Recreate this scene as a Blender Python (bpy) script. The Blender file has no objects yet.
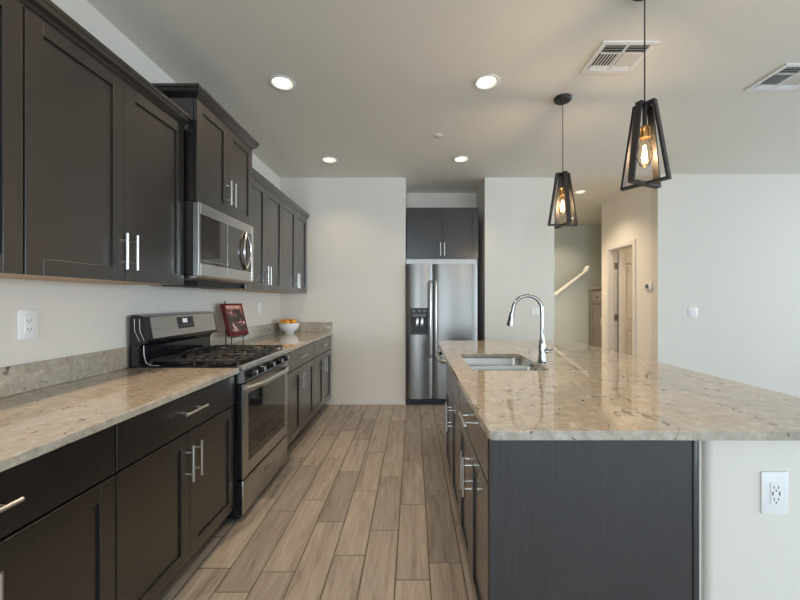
import bpy, bmesh, math, random
from mathutils import Vector, Matrix
random.seed(7)
PI = math.pi
SC = bpy.context.scene
COL = SC.collection

# ------------------------------------------------------------------ camera, sky, light, exposure
F_PX, VPX, VPY, CAMZ = 360.0, 413.5, 300.5, 1.31
cd = bpy.data.cameras.new('camera')
cam = bpy.data.objects.new('camera', cd); COL.objects.link(cam)
cam.location = (0, 0, CAMZ); cam.rotation_euler = (PI/2, 0, 0)
cd.sensor_fit = 'HORIZONTAL'; cd.sensor_width = 36.0; cd.lens = 36.0*F_PX/800
cd.shift_x = -(VPX-400)/800; cd.shift_y = (VPY-300)/800
cd.clip_start = 0.02; cd.clip_end = 200
SC.camera = cam

SC.view_settings.view_transform = 'Standard'
SC.view_settings.look = 'None'
SC.view_settings.gamma = 1.0
SC.view_settings.use_curve_mapping = False
SC.view_settings.exposure = 0.80

w = bpy.data.worlds.new('world'); SC.world = w; w.use_nodes = True
wn = w.node_tree.nodes; wl = w.node_tree.links
sky = wn.new('ShaderNodeTexSky'); sky.sky_type = 'NISHITA'
sky.sun_elevation = math.radians(48); sky.sun_rotation = math.radians(250); sky.sun_disc = False
wl.new(sky.outputs[0], wn['Background'].inputs[0]); wn['Background'].inputs[1].default_value = 0.12

def area(name, loc, rot, sx, sy, power, col, spread=PI, shape='RECTANGLE'):
    l = bpy.data.lights.new(name, 'AREA'); l.shape = shape; l.size = sx; l.size_y = sy
    l.energy = power; l.color = col; l.spread = spread
    o = bpy.data.objects.new(name, l); COL.objects.link(o); o.location = loc; o.rotation_euler = rot
    return o
DAY = (0.71, 0.84, 1.0)
# daylight outside the windows (behind the camera, and along the great room on the right)
area('window_daylight', (-.78, -4.90, 1.2), (-PI/2-.35, 0, PI), 1.5, 2.2, 125, DAY)
area('window_daylight', (4.3, -4.95, 1.25), (-PI/2-.4, 0, PI), 4.6, 2.2, 140, DAY)
area('window_daylight', (8.40, -1.2, 1.45), (0, PI/2+.3, 0), 1.8, 2.6, 170, DAY)
area('window_daylight', (8.40, 2.3, 1.45), (0, PI/2+.3, 0), 1.8, 2.0, 140, DAY)

SC.cycles.max_bounces = 12; SC.cycles.diffuse_bounces = 7; SC.cycles.glossy_bounces = 6
SC.cycles.transparent_max_bounces = 12
SC.cycles.sample_clamp_indirect = 4.0
SC.cycles.caustics_reflective = False; SC.cycles.caustics_refractive = False
SC.cycles.use_denoising = True

# ------------------------------------------------------------------ materials
def newmat(name):
    m = bpy.data.materials.new(name); m.use_nodes = True
    return m, m.node_tree.nodes, m.node_tree.links, m.node_tree.nodes['Principled BSDF']
def N(nt, typ, **kw):
    n = nt.new(typ)
    for k, v in kw.items():
        if k.startswith('i_'):
            key = k[2:]
            n.inputs[int(key) if key.isdigit() else key.replace('_', ' ')].default_value = v
        else: setattr(n, k, v)
    return n
def coords(n, l, sx=1, sy=1, sz=1, src='Object'):
    t = n.new('ShaderNodeTexCoord'); mp = n.new('ShaderNodeMapping')
    mp.inputs['Scale'].default_value = (sx, sy, sz)
    l.new(t.outputs[src], mp.inputs['Vector']); return mp.outputs[0]
def ramp(n, l, fac, stops):
    r = n.new('ShaderNodeValToRGB'); l.new(fac, r.inputs[0])
    e = r.color_ramp.elements
    while len(e) < len(stops): e.new(0.5)
    for i, (p, c) in enumerate(stops):
        e[i].position = p; e[i].color = (*c, 1) if len(c) == 3 else c
    return r.outputs[0]
def mixc(n, l, fac, a, b, mode='MIX'):
    m = n.new('ShaderNodeMix'); m.data_type = 'RGBA'; m.blend_type = mode
    for sock, v in ((0, fac), (6, a), (7, b)):
        if hasattr(v, 'type') and hasattr(v, 'node'): l.new(v, m.inputs[sock])
        else: m.inputs[sock].default_value = (*v, 1) if isinstance(v, tuple) and len(v) == 3 else v
    return m.outputs[2]
def bump(n, l, b, h, strength=0.2, dist=0.002):
    bp = n.new('ShaderNodeBump'); bp.inputs['Strength'].default_value = strength
    bp.inputs['Distance'].default_value = dist
    l.new(h, bp.inputs['Height']); l.new(bp.outputs[0], b.inputs['Normal'])

def plain(name, col, rough=0.5, metal=0.0, var=0.04, scale=30, bmp=0.0, **kw):
    m, n, l, b = newmat(name)
    v = coords(n, l)
    no = N(n, 'ShaderNodeTexNoise', i_Scale=scale, i_Detail=3.0); l.new(v, no.inputs['Vector'])
    c0 = tuple(max(0, x*(1-var)) for x in col); c1 = tuple(min(1, x*(1+var)) for x in col)
    l.new(ramp(n, l, no.outputs[0], [(0.3, c0), (0.7, c1)]), b.inputs['Base Color'])
    b.inputs['Roughness'].default_value = rough; b.inputs['Metallic'].default_value = metal
    if bmp: bump(n, l, b, no.outputs[0], bmp)
    for k, x in kw.items(): b.inputs[k.replace('_', ' ')].default_value = x
    return m

def wall_paint(name, col):
    m, n, l, b = newmat(name)
    v = coords(n, l)
    no = N(n, 'ShaderNodeTexNoise', i_Scale=90.0, i_Detail=4.0); l.new(v, no.inputs['Vector'])
    n2 = N(n, 'ShaderNodeTexNoise', i_Scale=0.8, i_Detail=2.0); l.new(v, n2.inputs['Vector'])
    l.new(ramp(n, l, n2.outputs[0], [(0.3, tuple(x*0.98 for x in col)), (0.7, col)]), b.inputs['Base Color'])
    b.inputs['Roughness'].default_value = 0.75
    bump(n, l, b, no.outputs[0], 0.12, 0.003)
    return m

def cabinet_wood(name, c0, c1, rough, coat=0.25, vert=True):
    m, n, l, b = newmat(name)
    v = coords(n, l, 30, 30, 1.6)
    no = N(n, 'ShaderNodeTexNoise', i_Scale=3.0, i_Detail=6.0, i_Roughness=0.65); l.new(v, no.inputs['Vector'])
    v2 = coords(n, l, 2.0, 2.0, 1.0)
    n2 = N(n, 'ShaderNodeTexNoise', i_Scale=2.0, i_Detail=3.0); l.new(v2, n2.inputs['Vector'])
    a = ramp(n, l, no.outputs[0], [(0.35, c0), (0.68, c1)])
    l.new(mixc(n, l, 0.35, a, ramp(n, l, n2.outputs[0], [(0.3, c0), (0.7, c1)])), b.inputs['Base Color'])
    l.new(ramp(n, l, no.outputs[0], [(0.2, (rough*0.85,)*3), (0.8, (rough*1.15,)*3)]), b.inputs['Roughness'])
    b.inputs['Coat Weight'].default_value = coat; b.inputs['Coat Roughness'].default_value = 0.20
    bump(n, l, b, no.outputs[0], 0.05, 0.001)
    return m

def steel(name, col=(0.60, 0.59, 0.57), rough=0.28, sx=1, sy=1, sz=260):
    m, n, l, b = newmat(name)
    v = coords(n, l, sx, sy, sz)
    no = N(n, 'ShaderNodeTexNoise', i_Scale=2.0, i_Detail=4.0); l.new(v, no.inputs['Vector'])
    l.new(ramp(n, l, no.outputs[0], [(0.3, tuple(x*0.97 for x in col)), (0.7, col)]), b.inputs['Base Color'])
    l.new(ramp(n, l, no.outputs[0], [(0.2, (rough*0.96,)*3), (0.8, (rough*1.04,)*3)]), b.inputs['Roughness'])
    b.inputs['Metallic'].default_value = 1.0
    return m

def granite(name, stretch=1.0):
    m, n, l, b = newmat(name)
    v = coords(n, l)
    vs = coords(n, l, 2.2, 0.8, 2.2)
    flow = N(n, 'ShaderNodeTexNoise', i_Scale=1.6, i_Detail=5.0, i_Roughness=0.6, i_Distortion=1.2); l.new(vs, flow.inputs['Vector'])
    base = ramp(n, l, flow.outputs[0], [(0.30, (0.30, 0.27, 0.22)), (0.45, (0.41, 0.365, 0.298)), (0.55, (0.42, 0.362, 0.285)), (0.68, (0.39, 0.305, 0.215))])
    mot = N(n, 'ShaderNodeTexNoise', i_Scale=30.0, i_Detail=6.0, i_Roughness=0.75); l.new(v, mot.inputs['Vector'])
    c = mixc(n, l, 0.48, base, ramp(n, l, mot.outputs[0], [(0.30, (0.15, 0.13, 0.105)), (0.42, (0.34, 0.305, 0.25)), (0.56, (0.48, 0.425, 0.345)), (0.68, (0.70, 0.67, 0.60))]))
    # dark mineral flecks, clustered
    cl = N(n, 'ShaderNodeTexNoise', i_Scale=5.0, i_Detail=4.0, i_Roughness=0.7, i_Distortion=1.5); l.new(vs, cl.inputs['Vector'])
    fl = N(n, 'ShaderNodeTexNoise', i_Scale=26.0, i_Detail=5.0, i_Roughness=0.7, i_Distortion=0.8); l.new(v, fl.inputs['Vector'])
    mu = N(n, 'ShaderNodeMath', operation='MULTIPLY'); l.new(cl.outputs[0], mu.inputs[0]); l.new(fl.outputs[0], mu.inputs[1])
    f = ramp(n, l, mu.outputs[0], [(0.335, (0, 0, 0)), (0.365, (1, 1, 1))])
    c = mixc(n, l, f, c, (0.09, 0.065, 0.055))
    # quartz-like pale patches and golden veins
    vn = N(n, 'ShaderNodeTexNoise', i_Scale=3.2, i_Detail=7.0, i_Roughness=0.6, i_Distortion=2.0); l.new(vs, vn.inputs['Vector'])
    g = ramp(n, l, vn.outputs[0], [(0.485, (0, 0, 0)), (0.5, (0.4,)*3), (0.515, (0, 0, 0))])
    c = mixc(n, l, g, c, (0.36, 0.24, 0.14))
    l.new(c, b.inputs['Base Color'])
    b.inputs['Roughness'].default_value = 0.04
    b.inputs['IOR'].default_value = 1.9
    return m

def wood_tile():
    m, n, l, b = newmat('wood_look_tile')
    at = n.new('ShaderNodeAttribute'); at.attribute_name = 'plank'
    sep = n.new('ShaderNodeSeparateColor'); l.new(at.outputs['Color'], sep.inputs[0])
    t = n.new('ShaderNodeTexCoord')
    mp = n.new('ShaderNodeMapping'); mp.inputs['Scale'].default_value = (16, 1.5, 1)
    l.new(t.outputs['Object'], mp.inputs['Vector'])
    of = n.new('ShaderNodeVectorMath'); of.operation = 'MULTIPLY'; of.inputs[1].default_value = (40, 40, 40)
    l.new(at.outputs['Color'], of.inputs[0]); l.new(of.outputs[0], mp.inputs['Location'])
    no = N(n, 'ShaderNodeTexNoise', i_Scale=1.6, i_Detail=7.0, i_Roughness=0.62, i_Distortion=0.6); l.new(mp.outputs[0], no.inputs['Vector'])
    mp2 = n.new('ShaderNodeMapping'); mp2.inputs['Scale'].default_value = (60, 4, 1)
    l.new(t.outputs['Object'], mp2.inputs['Vector']); l.new(of.outputs[0], mp2.inputs['Location'])
    n2 = N(n, 'ShaderNodeTexNoise', i_Scale=1.5, i_Detail=4.0); l.new(mp2.outputs[0], n2.inputs['Vector'])
    a = ramp(n, l, no.outputs[0], [(0.30, (0.145, 0.124, 0.106)), (0.43, (0.295, 0.262, 0.225)), (0.60, (0.38, 0.343, 0.300)), (0.75, (0.47, 0.43, 0.38))])
    a = mixc(n, l, 0.25, a, ramp(n, l, n2.outputs[0], [(0.3, (0.16, 0.13, 0.10)), (0.7, (0.47, 0.41, 0.34))]))
    tone = ramp(n, l, sep.outputs[0], [(0.0, (0.80, 0.80, 0.82)), (0.5, (1.0, 1.0, 1.0)), (1.0, (1.14, 1.12, 1.10))])
    a = mixc(n, l, 1.0, a, tone, 'MULTIPLY')
    l.new(a, b.inputs['Base Color'])
    b.inputs['Roughness'].default_value = 0.42
    bump(n, l, b, no.outputs[0], 0.08, 0.002)
    return m

M = {}
M['wall'] = wall_paint('wall_paint', (0.70, 0.655, 0.58))
M['ceiling'] = wall_paint('ceiling_paint', (0.78, 0.74, 0.66))
M['wall_hall'] = wall_paint('hall_paint', (0.80, 0.74, 0.66))
M['wall_stair'] = wall_paint('stair_paint', (0.64, 0.68, 0.63))
M['grout'] = plain('grout', (0.12, 0.10, 0.08), 0.9)
M['tile'] = wood_tile()
M['espresso'] = cabinet_wood('espresso_wood', (0.006, 0.0045, 0.0037), (0.015, 0.0115, 0.0095), 0.33, 1.0)
M['daylit_panel_wood'] = cabinet_wood('end_panel_wood_daylit', (0.022, 0.020, 0.020), (0.040, 0.037, 0.037), 0.5, 0.5)  # espresso wood made paler, window daylight sheen put into the colour
M['dark'] = plain('cabinet_interior', (0.012, 0.010, 0.009), 0.7)
M['maple'] = plain('maple_underside', (0.50, 0.33, 0.18), 0.5, var=0.12, scale=8)
M['nickel'] = plain('brushed_nickel', (0.66, 0.64, 0.60), 0.32, 1.0, var=0.02)
M['granite'] = granite('granite')
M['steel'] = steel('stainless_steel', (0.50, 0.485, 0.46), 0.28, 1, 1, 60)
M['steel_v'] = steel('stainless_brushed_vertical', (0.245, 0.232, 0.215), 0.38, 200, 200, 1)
M['steel_light'] = steel('stainless_bright', (0.60, 0.59, 0.57), 0.26, 1, 1, 60)
M['sink_steel'] = steel('sink_steel', (0.66, 0.65, 0.62), 0.24, 60, 60, 60)
M['chrome'] = plain('chrome', (0.33, 0.33, 0.33), 0.07, 1.0, var=0.01)
M['black_gloss'] = plain('black_enamel', (0.010, 0.010, 0.012), 0.12, bmp=0.0)
M['black'] = plain('black_matte', (0.014, 0.013, 0.013), 0.5)
M['iron'] = plain('cast_iron', (0.022, 0.021, 0.020), 0.55, bmp=0.15, scale=200)
M['glass_black'] = plain('oven_glass', (0.010, 0.010, 0.010), 0.04, var=0.0, IOR=1.7)
M['mirror_glass'] = plain('microwave_glass', (0.028, 0.026, 0.024), 0.05, var=0.0, IOR=1.9)
M['grey_plastic'] = plain('grey_plastic', (0.10, 0.10, 0.10), 0.4)
M['white_plastic'] = plain('white_plastic', (0.80, 0.79, 0.76), 0.35, var=0.01)
M['white_trim'] = plain('white_trim_paint', (0.78, 0.76, 0.72), 0.4, var=0.01)
M['door_paint'] = plain('door_paint', (0.72, 0.68, 0.62), 0.45, var=0.01)
M['slot'] = plain('slot_dark', (0.05, 0.05, 0.05), 0.6)
M['bronze'] = plain('lamp_bronze', (0.030, 0.026, 0.023), 0.45, 0.4, bmp=0.1, scale=80)
M['brass'] = plain('lamp_brass', (0.62, 0.36, 0.14), 0.25, 1.0)
M['porcelain'] = plain('white_porcelain', (0.84, 0.84, 0.83), 0.12, var=0.01)
M['orange'] = plain('orange_peel', (0.85, 0.36, 0.03), 0.4, var=0.08, scale=40, bmp=0.4)
M['lime'] = plain('lime_peel', (0.45, 0.52, 0.06), 0.4, var=0.1, scale=40, bmp=0.4)
M['book_red'] = plain('book_red', (0.11, 0.006, 0.008), 0.25)
M['book_photo'] = None
M['paper'] = plain('paper', (0.80, 0.78, 0.72), 0.7)
M['ink_white'] = plain('white_ink', (0.85, 0.82, 0.78), 0.5)
M['ink_orange'] = plain('orange_ink', (0.55, 0.16, 0.09), 0.5)
M['greywood'] = cabinet_wood('grey_brown_wood', (0.16, 0.135, 0.11), (0.23, 0.20, 0.165), 0.5, 0.0)
M['hinge'] = plain('hinge_metal', (0.28, 0.26, 0.24), 0.35, 1.0)

def glow(name, col, strength):
    m, n, l, b = newmat(name)
    b.inputs['Base Color'].default_value = (0.9, 0.9, 0.9, 1)
    b.inputs['Emission Color'].default_value = (*col, 1); b.inputs['Emission Strength'].default_value = strength
    return m
M['lamp_disc'] = glow('downlight_lens', (1.0, 0.90, 0.74), 2.2)
M['filament'] = glow('filament_glow', (1.0, 0.66, 0.34), 16.0)
M['lcd'] = glow('lcd_digits', (0.7, 0.78, 0.8), 0.05)

def clear_glass(name, tint, gl):
    m, n, l, b = newmat(name); n.remove(b)
    tr = n.new('ShaderNodeBsdfTransparent'); tr.inputs[0].default_value = (*tint, 1)
    gs = n.new('ShaderNodeBsdfGlossy'); gs.inputs['Roughness'].default_value = 0.03
    fr = n.new('ShaderNodeLayerWeight'); fr.inputs[0].default_value = gl
    mx = n.new('ShaderNodeMixShader'); l.new(fr.outputs['Fresnel'], mx.inputs[0])
    l.new(tr.outputs[0], mx.inputs[1]); l.new(gs.outputs[0], mx.inputs[2])
    l.new(mx.outputs[0], n['Material Output'].inputs[0]); return m
M['pane'] = clear_glass('window_glass', (0.96, 0.98, 0.98), 0.3)
M['bulb'] = clear_glass('bulb_glass', (1.0, 0.90, 0.76), 0.10)

# photo printed on the cookbook's cover
m, n, l, b = newmat('cover_photo')
v = coords(n, l, 1, 1, 1)
no = N(n, 'ShaderNodeTexNoise', i_Scale=16.0, i_Detail=5.0, i_Roughness=0.6, i_Distortion=1.0); l.new(v, no.inputs['Vector'])
l.new(ramp(n, l, no.outputs[0], [(0.40, (0.03, 0.022, 0.02)), (0.52, (0.09, 0.065, 0.055)), (0.58, (0.34, 0.07, 0.05)), (0.66, (0.72, 0.60, 0.53))]), b.inputs['Base Color'])
b.inputs['Roughness'].default_value = 0.3
M['book_photo'] = m

# ------------------------------------------------------------------ mesh building
class MB:
    def __init__(s): s.v = []; s.f = []; s.sm = []; s.mi = []
    def add(s, vs, fs, smooth=False, mi=0):
        k = len(s.v); s.v += [Vector(p) for p in vs]
        for f in fs: s.f.append([i+k for i in f]); s.sm.append(smooth); s.mi.append(mi)
        return s
    def box(s, x0, x1, y0, y1, z0, z1, bev=0.0, mi=0, seg=1):
        if x0 > x1: x0, x1 = x1, x0
        if y0 > y1: y0, y1 = y1, y0
        if z0 > z1: z0, z1 = z1, z0
        if bev <= 0:
            s.add([(x0,y0,z0),(x1,y0,z0),(x1,y1,z0),(x0,y1,z0),(x0,y0,z1),(x1,y0,z1),(x1,y1,z1),(x0,y1,z1)],
                  [(0,3,2,1),(4,5,6,7),(0,1,5,4),(1,2,6,5),(2,3,7,6),(3,0,4,7)], False, mi)
        else:
            bm = bmesh.new(); bmesh.ops.create_cube(bm, size=1)
            for q in bm.verts: q.co = Vector(((x0+x1)/2+q.co.x*(x1-x0), (y0+y1)/2+q.co.y*(y1-y0), (z0+z1)/2+q.co.z*(z1-z0)))
            bmesh.ops.bevel(bm, geom=bm.edges[:], offset=min(bev, (x1-x0)*.45, (y1-y0)*.45, (z1-z0)*.45), segments=seg, affect='EDGES', profile=0.5)
            s.frombm(bm, seg > 1, mi)
        return s
    def frombm(s, bm, smooth=False, mi=0):
        bm.verts.index_update(); k = len(s.v)
        s.v += [q.co.copy() for q in bm.verts]
        for f in bm.faces: s.f.append([q.index+k for q in f.verts]); s.sm.append(smooth); s.mi.append(mi)
        bm.free(); return s
    def rings(s, loops, closed=True, cap0=True, cap1=True, smooth=True, mi=0):
        n_ = len(loops[0]); vs = [p for L in loops for p in L]; fs = []
        for i in range(len(loops)-1):
            for j in range(n_ if closed else n_-1):
                a = i*n_+j; b_ = i*n_+(j+1) % n_
                fs.append((a, b_, b_+n_, a+n_))
        s.add(vs, fs, smooth, mi)
        k = len(s.v)-len(vs)
        if cap0: s.f.append([k+j for j in range(n_)][::-1]); s.sm.append(False); s.mi.append(mi)
        if cap1: s.f.append([k+(len(loops)-1)*n_+j for j in range(n_)]); s.sm.append(False); s.mi.append(mi)
        return s
    def cyl(s, p0, p1, r0, r1=None, n_=16, caps=True, mi=0):
        r1 = r0 if r1 is None else r1
        p0 = Vector(p0); p1 = Vector(p1); d = (p1-p0).normalized()
        a = d.orthogonal().normalized(); b_ = d.cross(a)
        L = [[p+(a*math.cos(2*PI*j/n_)+b_*math.sin(2*PI*j/n_))*r for j in range(n_)] for p, r in ((p0, r0), (p1, r1))]
        return s.rings(L, True, caps, caps, True, mi)
    def lathe(s, c, prof, n_=32, mi=0, cap0=False, cap1=False):
        L = [[Vector((c[0]+r*math.cos(2*PI*j/n_), c[1]+r*math.sin(2*PI*j/n_), c[2]+z)) for j in range(n_)] for r, z in prof]
        return s.rings(L, True, cap0, cap1, True, mi)
    def tube(s, pts, r, n_=12, mi=0, sx=1.0, ref=None):
        pts = [Vector(p) for p in pts]; L = []; rs = r if isinstance(r, (list, tuple)) else [r]*len(pts)
        prev = Vector(ref) if ref else None
        for i, p in enumerate(pts):
            t = (pts[min(i+1, len(pts)-1)]-pts[max(i-1, 0)]).normalized()
            if prev is None: prev = t.orthogonal()
            a = (prev-t*prev.dot(t)).normalized(); prev = a; b_ = t.cross(a)
            L.append([p+(a*math.cos(2*PI*j/n_)*sx+b_*math.sin(2*PI*j/n_))*rs[i] for j in range(n_)])
        return s.rings(L, True, True, True, True, mi)
    def prism(s, prof, axis, a, b_, mi=0, smooth=False):
        """profile of 2D points extruded along axis from a to b"""
        def P(u, v_, t): return {'x': (t, u, v_), 'y': (u, t, v_), 'z': (u, v_, t)}[axis]
        return s.rings([[Vector(P(u, v_, a)) for u, v_ in prof], [Vector(P(u, v_, b_)) for u, v_ in prof]], True, True, True, smooth, mi)
    def xf(s, mat):
        s.v = [mat @ p for p in s.v]; return s
    def build(s, name, mats, parent=None, label=None, kind=None):
        me = bpy.data.meshes.new(name); me.from_pydata([tuple(p) for p in s.v], [], s.f)
        for p, sm, mi in zip(me.polygons, s.sm, s.mi): p.use_smooth = sm; p.material_index = mi
        bm = bmesh.new(); bm.from_mesh(me); bmesh.ops.recalc_face_normals(bm, faces=bm.faces[:]); bm.to_mesh(me); bm.free()
        for mt in (mats if isinstance(mats, (list, tuple)) else [mats]): me.materials.append(mt)
        if any(s.sm):
            me.set_sharp_from_angle(angle=math.radians(40))
        o = bpy.data.objects.new(name, me); COL.objects.link(o)
        if parent is not None: o.parent = parent
        if label: o['label'] = label
        if kind: o['kind'] = kind
        return o

def thing(name, label, cat, loc=(0, 0, 0), rz=0.0, group=None):
    o = bpy.data.objects.new(name, None); COL.objects.link(o); o.empty_display_size = 0.1
    o.location = loc; o.rotation_euler = (0, 0, rz); o['label'] = label; o['category'] = cat
    if group: o['group'] = group
    return o
def tag(o, label, cat, group=None):
    o['label'] = label; o['category'] = cat
    if group: o['group'] = group
    return o
def copy_tree(o, parent=None):
    c = o.copy(); COL.objects.link(c)
    if parent is not None: c.parent = parent
    for ch in list(o.children): copy_tree(ch, c)
    return c
def struct(name, mb, mat): return mb.build(name, mat, None, None, 'structure')

# ------------------------------------------------------------------ setting
CEIL = 2.86; LW = -1.69; BW = 4.54; RB = 4.42; HX = 3.0; SW = 7.39; FRONT = -4.6; RW = 8.1
T = 0.12
# plank floor: each plank a bevelled face set, joints measured along the aisle
PITCH, X0J, PL = 0.1626, 0.078, 0.625
offs = {0: 1.80, -1: 1.69, -2: 2.053, -3: 1.853, -4: 2.134, -5: 1.74, -6: 1.619, -7: 1.763, -8: 2.0, 1: 1.95}
fv, ff, fcol = [], [], []
def plank(x0, x1, y0, y1):
    g = 0.0026; b_ = 0.0022; k = len(fv)
    x0 += g; x1 -= g; y0 += g; y1 -= g
    fv.extend([(x0, y0, -0.003), (x1, y0, -0.003), (x1, y1, -0.003), (x0, y1, -0.003),
               (x0+b_, y0+b_, 0), (x1-b_, y0+b_, 0), (x1-b_, y1-b_, 0), (x0+b_, y1-b_, 0)])
    fs = [(4,5,6,7), (0,1,5,4), (1,2,6,5), (2,3,7,6), (3,0,4,7)]
    c = (random.random(), random.random(), random.random(), 1)
    for f in fs: ff.append([i+k for i in f]); fcol.append(c)
k0 = int((LW-X0J)/PITCH)-1; k1 = int((5.6-X0J)/PITCH)+1
for k in range(k0, k1):
    xa = X0J+PITCH*k; xb = xa+PITCH
    xa_, xb_ = max(xa, LW), min(xb, 5.6)
    if xb_-xa_ < 0.01: continue
    o_ = offs.get(k, random.random()*PL)
    j = o_-PL*math.ceil((o_+2.4)/PL)
    while j < SW+0.5:
        ya, yb = max(j, -2.4), min(j+PL, SW+0.4)
        if yb-ya > 0.02: plank(xa_, xb_, ya, yb)
        j += PL
# grout bed, larger than the planked area
k = len(fv); bz = -0.0026
fv.extend([(LW-T, FRONT-T, bz), (RW+T, FRONT-T, bz), (RW+T, SW+0.6, bz), (LW-T, SW+0.6, bz)]); ff.append([k, k+1, k+2, k+3]); fcol.append((0.5, 0.5, 0.5, 1))
fv.extend([(LW-T, FRONT-T, -.1), (RW+T, FRONT-T, -.1), (RW+T, SW+0.6, -.1), (LW-T, SW+0.6, -.1)])
for q in ((k+4, k+7, k+6, k+5), (k, k+4, k+5, k+1), (k+1, k+5, k+6, k+2), (k+2, k+6, k+7, k+3), (k+3, k+7, k+4, k)): ff.append(list(q)); fcol.append((0.5, 0.5, 0.5, 1))
me = bpy.data.meshes.new('floor'); me.from_pydata(fv, [], ff)
at = me.attributes.new('plank', 'FLOAT_COLOR', 'CORNER')
i = 0
for p, c in zip(me.polygons, fcol):
    for _ in p.loop_indices: at.data[i].color = c; i += 1
me.materials.append(M['tile']); me.materials.append(M['grout'])
for q in range(6): me.polygons[len(ff)-1-q].material_index = 1
fo = bpy.data.objects.new('floor', me); COL.objects.link(fo); fo['kind'] = 'structure'

LIGHTS = [(-.933, 2.565), (.52, 2.555), (-.924, 3.965), (.523, 3.943), (2.38, 5.13), (2.99, 6.75), (-.93, 1.16), (.52, 1.16), (2.05, 5.75), (1.9, 6.45), (4.0, 5.05)]
ceil_o = struct('ceiling', MB().box(LW-T, RW+T, FRONT-T, SW+0.6, CEIL, CEIL+0.1), M['ceiling'])
cut = MB()
for (lx, ly) in LIGHTS: cut.cyl((lx, ly, CEIL-.02), (lx, ly, CEIL+.07), .074, n_=36)
cut_o = cut.build('can_cutter', M['ceiling'])
md = ceil_o.modifiers.new('cans', 'BOOLEAN'); md.object = cut_o; md.operation = 'DIFFERENCE'; md.solver = 'EXACT'
bpy.context.view_layer.update()
new_me = bpy.data.meshes.new_from_object(ceil_o.evaluated_get(bpy.context.evaluated_depsgraph_get()))
ceil_o.modifiers.clear(); ceil_o.data = new_me
bpy.data.objects.remove(cut_o, do_unlink=True)
for p in ceil_o.data.polygons: p.use_smooth = False
struct('wall_left', MB().box(LW-T, LW, FRONT, BW, 0, CEIL), M['wall'])
# back wall with the refrigerator recess (X -0.1 .. 0.9, Y 4.54 .. 5.19)
b = MB(); b.box(LW-T, -0.10, BW, BW+0.75, 0, CEIL); b.box(-0.10, 0.90, 5.19, 5.29, 0, CEIL); b.box(0.90, 1.775, BW, BW+0.75, 0, CEIL)
struct('wall_back', b, M['wall'])
struct('wall_right', MB().box(HX, RW, RB, RB+T, 0, CEIL), M['wall'])
# hall wall with door opening Y 4.93..5.52, z<2.03
DY0, DY1, DZ = 4.90, 5.54, 2.09
b = MB(); b.box(HX, HX+T, RB+T, DY0, 0, CEIL); b.box(HX, HX+T, DY1, 5.74, 0, CEIL); b.box(HX, HX+T, DY0, DY1, DZ, CEIL)
b.box(HX+T, 4.8, 5.74-0.1, 5.74, 0, CEIL)
struct('wall_hall', b, M['wall_hall'])
struct('wall_stair', MB().box(0.8, 5.6, SW, SW+T, 0, CEIL), M['wall_stair'])
struct('wall_hall_left', MB().box(0.8, 0.92, 5.29, SW, 0, CEIL), M['wall_stair'])
struct('wall_hall_right', MB().box(4.8, 4.92, RB+T, SW, 0, CEIL), M['wall_hall'])
# great-room walls behind the camera with windows
b = MB(); y0, y1 = FRONT-T, FRONT
wins = [(-1.55, 0.0, 0.05, 2.35), (2.0, 6.6, 0.08, 2.4)]
xs = LW
for (xa, xb, za, zb) in wins:
    b.box(xs, xa, y0, y1, 0, CEIL); b.box(xa, xb, y0, y1, 0, za); b.box(xa, xb, y0, y1, zb, CEIL); xs = xb
b.box(xs, RW, y0, y1, 0, CEIL)
struct('wall_front', b, M['wall'])
b = MB(); xs = FRONT
wr = [(-2.5, 0.1, 0.55, 2.35), (1.3, 3.3, 0.55, 2.35)]
for (ya, yb, za, zb) in wr:
    b.box(RW, RW+T, xs, ya, 0, CEIL); b.box(RW, RW+T, ya, yb, 0, za); b.box(RW, RW+T, ya, yb, zb, CEIL); xs = yb
b.box(RW, RW+T, xs, RB+T, 0, CEIL)
struct('wall_far_right', b, M['wall'])
def window(i, along, a0, a1, z0, z1, nb):
    fr = MB(); pane = MB(); f = 0.05
    def bx(mb, p0, p1, z_0, z_1, d0, d1, bev=0):
        if along == 'x': mb.box(p0, p1, FRONT-T+d0, FRONT-T+d1, z_0, z_1, bev)
        else: mb.box(RW+T-d1, RW+T-d0, p0, p1, z_0, z_1, bev)
    bx(fr, a0, a0+f, z0, z1, .03, .09); bx(fr, a1-f, a1, z0, z1, .03, .09)
    bx(fr, a0+f, a1-f, z0, z0+f, .03, .09); bx(fr, a0+f, a1-f, z1-f, z1, .03, .09)
    for q in range(1, nb):
        c = a0+(a1-a0)*q/nb; bx(fr, c-f/2, c+f/2, z0+f, z1-f, .03, .09)
    bx(pane, a0+f, a1-f, z0+f, z1-f, .055, .061)
    r = bpy.data.objects.new('window_%d' % i, None); COL.objects.link(r); r['kind'] = 'structure'
    fr.build('window_frame', M['white_trim'], r); pane.build('glass_pane', M['pane'], r)
window(1, 'x', *wins[0], 2); window(2, 'x', *wins[1], 3); window(3, 'y', *wr[0], 2); window(4, 'y', *wr[1], 2)

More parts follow.
